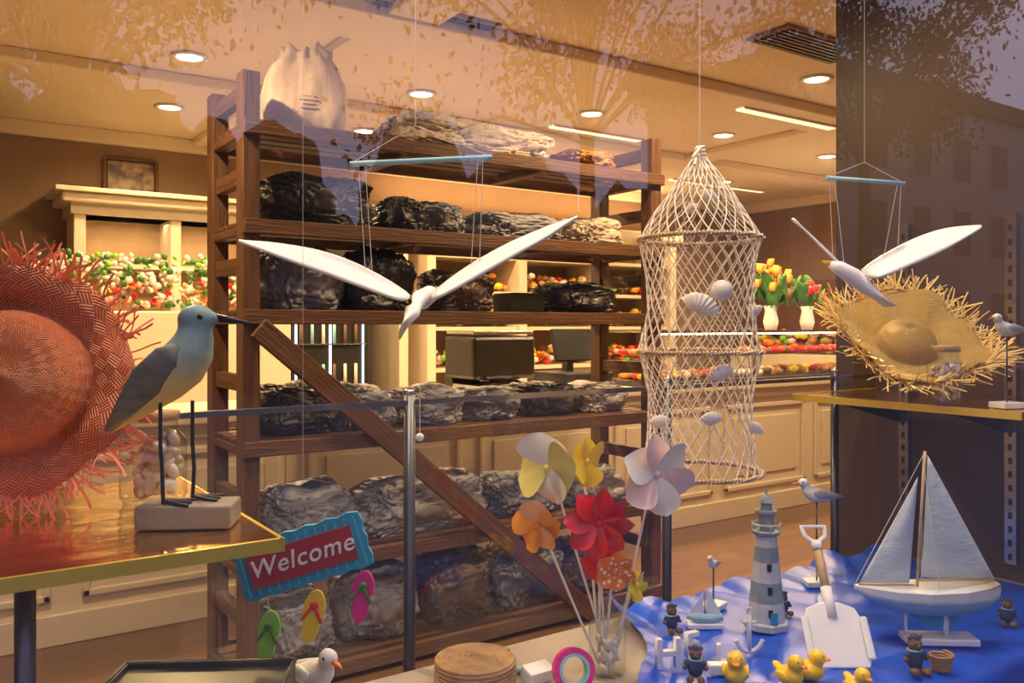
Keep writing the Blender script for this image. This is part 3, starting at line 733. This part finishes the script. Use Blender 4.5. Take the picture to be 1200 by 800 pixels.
# ------------------------------------------------------------------ pinwheels in jar
jp = B(.112, 1.476, .646)
PW = grp('pinwheel_jar', jp, VY)
lathe('jar_glass', [(0, .002), (.028, .002), (.032, .008), (.032, .09), (.026, .1), (.026, .115), (.029, .118), (.029, .125)], M['jar'], PW)
bm = bmesh.new()
for i in range(40):
    t = random.random() * 6.28; q = random.uniform(0, .021); e = random.uniform(.007, .010)
    ellbm(bm, (q * math.cos(t), q * math.sin(t), .012 + i * .0013), (e, e * .8, e * .6), (random.random() * 3, 1, 0), 2)
fin('pebbles', bm, M['shellB'], PW, smooth=True)
U = 1.476e-3
def pinwheel(px, py, r, n, mats, yoff=0, tx=0, ty=0, wide=1.0, tilt=.35):
    c = Vector(((px - 712) * U, yoff, (790 - py) * U))
    h = grp('pinwheel_head', c, rot=(tx, 0, ty)); h.parent = PW
    for i in range(n):
        bm = bmesh.new(); NU, NV = 8, 6; vv = []
        for a_ in range(NU + 1):
            s_ = a_ / NU; row = []
            wd = wide * math.pi / n * (math.sin(s_ * math.pi * .94 + .06) ** .8) * r
            for b_ in range(NV + 1):
                q = b_ / NV * 2 - 1
                row.append(bm.verts.new((s_ * r, -(.1 * r + tilt * r * (q * .5 + .5) ** 2 * math.sin(s_ * 2.6)), q * wd + .22 * r * s_ * s_)))
            vv.append(row)
        for a_ in range(NU):
            for b_ in range(NV): bm.faces.new((vv[a_][b_], vv[a_ + 1][b_], vv[a_ + 1][b_ + 1], vv[a_][b_ + 1]))
        o = fin('blade', bm, mats[i % len(mats)], h, (0, 0, 0), (0, 2 * math.pi * i / n + px, 0), True)
    ell('hub', (0, -.14 * r - .002, 0), (.006, .004, .006), mats[0], h)
    tube('stick', [[tuple(c + Vector((0, .008, 0))), (random.uniform(-.015, .015), random.uniform(-.01, .01), .012)]], .0024, M['white2'], PW)
pinwheel(644, 545, .060, 4, [M['cream2'], M['white2']], -.02, .1, -.7, 1.0)
pinwheel(685, 543, .044, 4, [M['yellow']], .02, 0, .9, 1.0)
pinwheel(697, 604, .058, 8, [M['red']], -.05, .05, .1, .95)
pinwheel(632, 612, .046, 5, [M['orange'], mat('peach_film', (.92, .48, .2), .3)], -.02, .2, -.6, 1.0)
pinwheel(763, 552, .068, 6, [M['pink'], M['white2']], -.03, 0, .4, .95)
pinwheel(703, 655, .036, 6, [M['red']], 0, .4, .3, 1)
pinwheel(716, 660, .034, 6, [M['orangedots']], -.04, .2, .2, 1.1)
pinwheel(741, 680, .026, 5, [M['yellow']], -.03, 0, .9, 1)

# ------------------------------------------------------------------ welcome sign with flip-flops
W = grp('welcome_sign', B(-.245, 1.15, .938), VY)
s = 1.15e-3
Hh = grp('board', (0, 0, 0), rot=(0, -math.radians(17), 0)); Hh.parent = W
hw, hh = .088, .036
pts = []
for i in range(13): pts.append((-hw + 2 * hw * i / 12, -hh - (.003 if i % 2 else 0)))
for i in range(1, 6): pts.append((hw + (.003 if i % 2 else 0), -hh + 2 * hh * i / 6))
for i in range(13): pts.append((hw - 2 * hw * i / 12, hh + (.003 if i % 2 else 0)))
for i in range(1, 6): pts.append((-hw - (.003 if i % 2 else 0), hh - 2 * hh * i / 6))
prism('blue_border', pts, .008, M['signblue'], Hh)
prism('red_panel', [(-.073, -.023), (.073, -.023), (.073, .023), (-.073, .023)], .004, M['signred'], Hh, (0, -.006, 0))
for x in range(-6, 7): box('stripe', (x * .0135, -.0045, 0), (.002, .001, .066), mat('stripe', (.10, .52, .66), .5) if x == -6 else bpy.data.materials['stripe'], Hh)
text('lettering', 'Welcome', .034, M['white'], Hh, (0, -.0085, .001), shear=.25, off=.0001, sp=1.1)
tube('wire', [[(-.08, 0, .012), (-.06, .0, .085), (-.01, 0, .105), (.04, 0, .10), (.068, 0, .075), (.078, 0, .058)]], .0006, M['steel'], W, nurbs=True)
tube('hang_cord', [[(.0, 0, .104), (0.0, .0, .5), (0.0, 0, 2.6 - .938)]], .0003, M['string'], W)
def flip(x, z, ms, mt, rot):
    f = grp('flip_flop', (x, -.002, z), rot=(0, rot, 0)); f.parent = W
    out = []
    for i in range(24):
        t = i / 24 * 6.283; w_ = .0165 if math.sin(t) > 0 else .0135
        out.append((w_ * math.cos(t) * (1 - .18 * math.exp(-((math.sin(t) + .1) ** 2) * 8)), .036 * math.sin(t)))
    prism('sole', out, .006, ms, f, bev=.001)
    tube('strap', [[(0, -.004, .020), (-.004, -.010, .012), (-.013, -.004, -.006)], [(0, -.004, .020), (.004, -.010, .012), (.013, -.004, -.006)]], .0022, mt, f)
    ell('flower', (0, -.008, .016), (.006, .003, .006), mt, f)
flip(-.046, -.108, M['lime'], M['green'], .15); flip(.014, -.080, M['yellow'], M['red'], .2); flip(.080, -.054, M['magenta'], M['green'], .15)
tube('cords', [[(-.05, 0, -.05), (-.043, 0, -.08)], [(.0, 0, -.03), (.018, 0, -.05)], [(.07, 0, -.008), (.083, 0, -.025)]], .0006, M['string'], W)

# ------------------------------------------------------------------ model sailboat
g = grp('model_sailboat', BC(.492, 1.6, .001), VY - .05); u = 1.6e-3
cx, cy = 1092, 757
hull = gradmat('hull_paint', [(0, (.20, .38, .50)), (.5, (.28, .48, .60)), (.62, (.75, .76, .76)), (.85, (.75, .76, .76)), (.95, (.45, .35, .22))], .45, 2, .04, 60)
H = lambda x, y, yy=0: ((x - cx) * u, yy, (cy - y) * u)
bm = bmesh.new(); st = [(1003, 2, 691, 696), (1020, 14, 691, 708), (1045, 24, 692, 719), (1080, 30, 692, 724), (1120, 28, 690, 724), (1150, 20, 687, 718), (1165, 12, 684, 706)]
rg = []
for x, w_, t_, b_ in st:
    ring = []
    for j in range(13):
        a_ = math.pi * j / 12; ring.append(bm.verts.new(((x - cx) * u, -math.cos(a_) * w_ * u, (cy - (t_ + (b_ - t_) * math.sin(a_) ** .7)) * u)))
    rg.append(ring)
for a_, b_ in zip(rg, rg[1:]):
    for j in range(12): bm.faces.new((a_[j], a_[j + 1], b_[j + 1], b_[j]))
    bm.faces.new((a_[0], b_[0], b_[12], a_[12]))
bm.faces.new(rg[0]); bm.faces.new(rg[-1]); fin('hull', bm, hull, g, smooth=False)
sailm = mat('sailcloth', (.56, .65, .72), .8, col2=(.46, .54, .62), scale=14, stretch=(1, 1, 3), bump=.2)
cyl('mast', H(1075, 692), H(1084, 533), .0028, M['lightwood'], g)
cyl('boom', H(1078, 684), H(1163, 682), .0024, M['lightwood'], g); cyl('jib_boom', H(1008, 690), H(1072, 690), .002, M['lightwood'], g)
def sail(name, A, B_, C_, bel):
    bm = bmesh.new(); n = 12; rows = []
    for i in range(n + 1):
        t = i / n; l_ = Vector(A).lerp(Vector(B_), t); r_ = Vector(A).lerp(Vector(C_), t); row = []
        for j in range(n + 1):
            s_ = j / n; p = l_.lerp(r_, s_); p.y -= bel * math.sin(math.pi * s_) * math.sin(math.pi * min(1, t * .9)); row.append(bm.verts.new(p))
        rows.append(row)
    for i in range(n):
        for j in range(n): bm.faces.new((rows[i][j], rows[i + 1][j], rows[i + 1][j + 1], rows[i][j + 1]))
    bmesh.ops.remove_doubles(bm, verts=bm.verts, dist=1e-5)
    o = fin(name, bm, sailm, g, smooth=True); q = o.modifiers.new('s', 'SOLIDIFY'); q.thickness = .0012
sail('mainsail', H(1087, 537), H(1080, 681), H(1163, 680), .012)
sail('jib', H(1076, 563), H(1009, 688), H(1066, 688), .010)
for yy in (570, 605, 640): tube('seam', [[H(1084 - (yy - 537) * .03, yy, -.012), H(1084 + (yy - 537) * .53, yy, -.004)]], .0004, M['string'], g)
tube('rigging', [[H(1084, 534), H(1165, 686)], [H(1084, 534), H(1003, 691)], [H(1083, 550), H(1090, 692, -.04)], [H(1083, 550), H(1090, 692, .04)]], .0006, M['string'], g)
cyl('stand_post', H(1108, 722), H(1108, 750), .005, M['white'], g); cyl('stand_post', H(1062, 722), H(1062, 750), .003, M['white'], g)
box('stand_base', H(1100, 752), (.13, .05, .012), M['white'], g, bev=.002)
prism('keel', sk([(1060, 720), (1130, 720), (1115, 738), (1085, 738)], cx, cy, u), .004, M['signblue'], g)

# small sailboat
g = grp('toy_sailboat', BC(.226, 1.68, .001, .035), VY)
box('base', (0, 0, .005), (.07, .03, .01), M['white'], g, bev=.002)
loft('hull', [(-.036, 0, .022, .002, .004), (-.02, 0, .018, .01, .008), (.01, 0, .017, .012, .009), (.034, 0, .02, .008, .007)], M['bluerod'], g)
cyl('mast', (0, 0, .01), (0, 0, .082), .0014, M['lightwood'], g)
prism('mainsail', [(.003, .028), (.032, .028), (.003, .08)], .0015, M['white'], g); prism('jib', [(-.003, .028), (-.03, .028), (-.003, .07)], .0015, M['white'], g)

# lighthouse
g = grp('lighthouse_model', BC(.298, 1.68, .001, .045), VY); u = 1.62e-3
slate = mat('slate_paint', (.17, .24, .28), .7, col2=(.30, .35, .36), scale=40); wht = mat('weathered_white', (.60, .63, .62), .7, col2=(.38, .42, .44), scale=40)
lathe('tower', [(0, 0), (27 * u, 0), (27 * u, 7 * u), (24 * u, 9 * u)], wht, g, seg=8, smooth=False)
bands = [(9, 24, 32, 21.2, 0), (32, 21.2, 56, 18.4, 1), (56, 18.4, 80, 15.8, 0), (80, 15.8, 98, 14, 1), (98, 14, 112, 12.8, 0)]
for z0, r0, z1, r1, q in bands: lathe('band', [(r0 * u, z0 * u), (r1 * u, z1 * u)], [wht, slate][q], g, seg=8, smooth=False)
lathe('gallery', [(12 * u, 110 * u), (17 * u, 113 * u), (18 * u, 116 * u), (0, 117 * u)], slate, g, seg=8, smooth=False)
lathe('gallery_rail', [(17.3 * u, 116 * u), (17.3 * u, 118 * u), (16.6 * u, 118 * u)], wht, g, seg=24); lathe('gallery_rail', [(17 * u, 124 * u), (17.5 * u, 125.5 * u), (16.6 * u, 126 * u), (17 * u, 124 * u)], wht, g, seg=24)
for j in range(8): cyl('baluster', (17 * u * math.cos(j * .785), 17 * u * math.sin(j * .785), 116 * u), (17 * u * math.cos(j * .785), 17 * u * math.sin(j * .785), 125 * u), .0011, wht, g, seg=6)
lathe('lantern_room', [(9.5 * u, 117 * u), (9.5 * u, 136 * u)], slate, g, seg=8, smooth=False)
lathe('upper_gallery', [(9 * u, 136 * u), (13 * u, 138 * u), (13 * u, 141 * u), (7 * u, 142 * u), (6.5 * u, 150 * u), (10 * u, 151 * u), (5 * u, 157 * u), (1.4 * u, 160 * u), (1.4 * u, 166 * u), (0, 167 * u)], slate, g, seg=12, smooth=False)
for z, y in ((22, 21.4), (48, 18.6), (75, 15.6)): box('window_opening', (-.002, -y * u, z * u), (.008, .006, .014), M['black'], g)
box('door_panel', (.004, -22.5 * u, 16 * u), (.014, .006, .022), M['signblue'], g)

# toy shovel, leaning
g = grp('toy_shovel', BC(.388, 1.47, .001), rot=Euler((-.62, 0, VY))); g.scale = (1.08,) * 3
bl = [(-.048, 0.01), (-.044, 0), (.044, 0), (.048, .01), (.050, .07), (.040, .095), (.015, .105), (-.015, .105), (-.040, .095), (-.050, .07)]
prism('blade', bl, .005, M['white'], g, bev=.002)
for x in (-.048, .048): beam('blade_rim', (x, -.006, .012), (x, -.006, .08), .012, .004, M['white'], g)
cyl('socket', (0, 0, .08), (0, 0, .13), .009, M['white'], g); cyl('handle', (0, 0, .12), (0, 0, .2), .0075, M['lightwood'], g)
cyl('collar', (0, 0, .195), (0, 0, .21), .009, M['white'], g)
tube('grip', [[(0, 0, .205), (-.018, 0, .22), (-.02, 0, .237), (.02, 0, .237), (.018, 0, .22), (0, 0, .205)]], .0045, M['white'], g, res=3)

# rubber ducks
def duck(k, d, sc, rz):
    g = grp('rubber_duck', BC(k, d, -.001), rz)
    def b_(bm):
        ellbm(bm, (0, 0, .020), (.028, .021, .019)); ellbm(bm, (.014, 0, .047), (.0165, .016, .016)); ellbm(bm, (.011, 0, .033), (.013, .013, .012)); ellbm(bm, (-.026, 0, .031), (.012, .010, .006), (0, .6, 0))
    o = blob('body', b_, M['duck'], g, .0022)
    for sg in (-1, 1): ell('eye', (.024, sg * .008, .052), (.0024, .0024, .003), M['black'], g); ell('wing', (-.004, sg * .020, .022), (.015, .004, .009), M['duck'], g, (0, .3, 0))
    ell('bill', (.031, 0, .046), (.008, .007, .003), M['beak'], g, (0, .1, 0))
    g.scale = (sc,) * 3
VR = VY - 1.2
duck(.262, 1.42, .95, VR - .6); duck(.325, 1.39, .85, VR + .3); duck(.349, 1.425, .85, VR + .8); duck(.405, 1.375, .8, VR)

# bear figurines
def bear(k, d, sc, rz):
    g = grp('sailor_bear_figurine', BC(k, d), VY + rz)
    def b_(bm):
        ellbm(bm, (0, 0, .045), (.010, .010, .010)); ellbm(bm, (0, 0, .052), (.013, .012, .012)); ellbm(bm, (0, -.010, .049), (.006, .006, .005))
        for sg in (-1, 1): ellbm(bm, (sg * .011, 0, .063), (.005, .003, .005)); ellbm(bm, (sg * .010, -.016, .007), (.007, .014, .007)); ellbm(bm, (sg * .0125, -.024, .009), (.006, .004, .008)); ellbm(bm, (sg * .02, -.004, .026), (.006, .005, .006))
    blob('fur', b_, M['brown'], g, .0018)
    def j_(bm):
        ellbm(bm, (0, 0, .024), (.0155, .013, .020))
        for sg in (-1, 1): ellbm(bm, (sg * .014, -.002, .032), (.008, .006, .009), (0, sg * .6, 0))
    blob('jacket', j_, M['navy'], g, .0018)
    lathe('cap', [(0, .069), (.006, .068), (.008, .065), (.008, .061), (.009, .060)], M['navy'], g, seg=20)
    ell('nose', (0, -.0165, .051), (.0025, .002, .002), M['black'], g)
    for sg in (-1, 1): ell('eye', (sg * .005, -.0115, .055), (.0015, .001, .0015), M['black'], g)
    tube('scarf', [[(.012 * math.cos(t), .011 * math.sin(t), .041) for t in [i * .4 for i in range(16)]]], .002, M['bluerod'], g)
    g.scale = (sc,) * 3
bear(.472, 1.46, .95, .2); bear(.580, 1.70, .8, -.3); bear(.187, 1.66, .8, .3); bear(.215, 1.43, .85, -.2); bear(.318, 1.76, .7, .3)
g = grp('wicker_basket', BC(.503, 1.465))
tube('coils', [[((.014 + .005 * (t / 96)) * math.cos(t * .4), (.014 + .005 * (t / 96)) * math.sin(t * .4), .002 + t * .00028) for t in range(96)]], .0024, M['rattan'], g)
lathe('bottom', [(0, .001), (.014, .001), (.014, .004), (0, .004)], M['rattan'], g)

# wooden letters
for ch, k, d, sz, rz in (('H', .183, 1.47, .070, .2), ('E', .210, 1.54, .06, .5), ('L', .246, 1.50, .045, -.2)):
    g = grp('wooden_letter', BC(k, d), VY + rz)
    text('letter_' + ch.lower(), ch, sz, M['white'], g, (0, 0, sz * .36), ext=.006, off=.0015)
g = grp('anchor_ornament', BC(.278, 1.55), VY)
cyl('shank', (0, 0, .008), (0, 0, .075), .004, M['white'], g); cyl('stock', (-.013, 0, .06), (.013, 0, .06), .003, M['white'], g)
tube('flukes', [[(-.024, 0, .028), (-.02, 0, .014), (0, 0, .004), (.02, 0, .014), (.024, 0, .028)]], .004, M['white'], g, nurbs=True, res=3)
tube('ring', [[(.006 * math.cos(t * .5236), 0, .081 + .006 * math.sin(t * .5236)) for t in range(12)]], .0016, M['white'], g, True)
g = grp('sign_block', BC(.25, 1.46), VY); box('block', (0, 0, .009), (.06, .02, .018), M['white'], g, bev=.002)

# ribbon spool
g = grp('ribbon_spool', B(.072, 1.41, .645 + .035), rot=Euler((math.pi / 2 - .25, 0, VY + .2)))
lathe('ribbon', [(.026, -.008), (.035, -.008), (.035, .008), (.026, .008), (.026, -.008)], M['magenta'], g, seg=48, smooth=False)
lathe('core', [(.021, -.010), (.026, -.010), (.026, .010), (.021, .010), (.021, -.010)], M['bluerod'], g, seg=48, smooth=False)

# coiled rattan box
g = grp('coiled_rattan_basket', B(-.043, 1.43, .646))
sp = [[((.066) * math.cos(t * .3), .066 * math.sin(t * .3), .003 + t * .0003) for t in range(126)]]
sp.append([((.068 * (1 - t / 260)) * math.cos(t * .3), .068 * (1 - t / 260) * math.sin(t * .3), .043 + .006 * t / 260) for t in range(256)])
tube('coils', sp, .0033, M['rattan'], g, res=2)
lathe('wall_body', [(0, .0), (.064, .0), (.065, .04), (0, .046)], M['rattan'], g)
g = grp('gift_card', B(.030, 1.44, .645), VY + .4); box('card', (0, 0, .018), (.05, .03, .022), M['white'], g, (.3, 0, .2), .002)
g = grp('starfish', B(.012, 1.48, .652), VY)
prism('arms', [((.028 if i % 2 == 0 else .010) * math.cos(i * .628), (.028 if i % 2 == 0 else .010) * math.sin(i * .628)) for i in range(10)], .008, M['bluerod'], g, rot=(math.pi / 2 - .2, 0, 0), bev=.003)

# dark tin planter lower left
g = grp('tin_planter', B(-.366, 1.03, .645), VY + .05)
for nm, c_, sz in (('front', (0, -.045, .09), (.21, .004, .18)), ('rear', (0, .045, .09), (.21, .004, .18)), ('side_a', (-.103, 0, .09), (.004, .09, .18)), ('side_b', (.103, 0, .09), (.004, .09, .18)), ('bottom', (0, 0, .003), (.206, .086, .006)), ('lid', (0, 0, .172), (.206, .086, .004))):
    box(nm, c_, sz, M['tin'], g)
tube('rim', [[(-.105, -.047, .18), (.105, -.047, .18), (.105, .047, .18), (-.105, .047, .18)]], .003, M['tin'], g, True)

# ------------------------------------------------------------------ street behind the tripod
bx('sidewalk_street', -25, 70, -25, .66, -.35, -.25, M['street'])
g = grp('townhouse_row')
bx('facade', 17.5, 60, -17, -12, -.25, 7.6, M['facade'], g)
bx('roof', 17.2, 60, -17, -11.8, 7.6, 8.1, M['bark'], g)
for i in range(18):
    for z in (.8, 3.2, 5.4):
        bx('sash', 18.4 + i * 2.2, 19.5 + i * 2.2, -12.02, -11.97, z, z + 1.5, M['facade'], g); bx('glazing', 18.5 + i * 2.2, 19.4 + i * 2.2, -11.97, -11.95, z + .1, z + 1.4, M['black'], g)
random.seed(21); bm = bmesh.new()
for i in range(46):
    x = -24 + i * .92; h = random.uniform(1.6, 3.6); ellbm(bm, (x, -18 + random.uniform(-1, 1), h * .8), (random.uniform(1, 1.8), 1.2, h), sub=3)
for v in bm.verts:
    v.co += Vector((1, 1, 1)) * .35 * noise.noise(v.co * 1.7); v.co.z = max(v.co.z, -.249)
fin('reflection_hedge', bm, M['foliage'])  # dark row added to soften the horizon edge reflected in the pane
def tree(loc, r, h, n, seed):
    random.seed(seed); g = grp('street_tree', loc); loft('trunk', [(0, 0, 0, .22, .22), (.05, 0, 1.5, .16, .16), (0, .0, h, .1, .1), (0, 0, h + r, .03, .03)], M['bark'], g)
    bm = bmesh.new(); cl = [Vector((random.gauss(0, .5), random.gauss(0, .5), random.gauss(0, .45))) * r for _ in range(24)]
    for i in range(n):
        c_ = random.choice(cl); p = c_ + Vector((random.gauss(0, 1), random.gauss(0, 1), random.gauss(0, 1))) * r * .15 + Vector((0, 0, h + r * .5))
        if p.z < .5: continue
        a_ = Euler((random.random() * 6, random.random() * 6, random.random() * 6)).to_matrix(); s_ = random.uniform(.04, .09)
        q = [bm.verts.new(p + a_ @ Vector(v_)) for v_ in ((-s_, 0, 0), (0, -s_ * .5, 0), (s_, 0, 0), (0, s_ * .5, 0))]; bm.faces.new(q)
    fin('leaves', bm, M['foliage'], g)
    tube('branches', [[(0, 0, h * .8), tuple(c_ * .5 + Vector((0, 0, h + r * .2))), tuple(c_ + Vector((0, 0, h + r * .5)))] for c_ in cl], .03, M['bark'], g)
tree(Vector((1.5, -10, -.249)), 2.4, 5.2, 9000, 2); tree(Vector((9, -9.5, -.249)), 2.8, 5.6, 13000, 5); tree(Vector((16, -9, -.249)), 2.4, 5.8, 9000, 8); tree(Vector((31, -6.5, -.249)), 2.2, 4.8, 8000, 12)

# ------------------------------------------------------------------ world & camera
wd = bpy.data.worlds.new('dusk'); scene.world = wd; wd.use_nodes = True
nt = wd.node_tree; bg = nt.nodes['Background']; bg.inputs[1].default_value = 1.45
tc = nt.nodes.new('ShaderNodeTexCoord'); nz = nt.nodes.new('ShaderNodeTexNoise'); nz.inputs['Scale'].default_value = 2.2; rp = nt.nodes.new('ShaderNodeValToRGB')
rp.color_ramp.elements[0].position = .35; rp.color_ramp.elements[1].position = .7
rp.color_ramp.elements[0].color = (.38, .42, .78, 1); rp.color_ramp.elements[1].color = (.68, .60, .78, 1)
nt.links.new(tc.outputs['Generated'], nz.inputs['Vector']); nt.links.new(nz.outputs[0], rp.inputs[0]); nt.links.new(rp.outputs[0], bg.inputs[0])

cd = bpy.data.cameras.new('camera'); cam = bpy.data.objects.new('camera', cd); COL.objects.link(cam)
cam.location = (0, 0, EYE); cam.rotation_euler = (math.pi / 2, 0, -TH); cd.lens = 30; cd.sensor_width = 36; cd.shift_y = -20 / 1200
cd.clip_start = .02; cd.clip_end = 300
scene.camera = cam
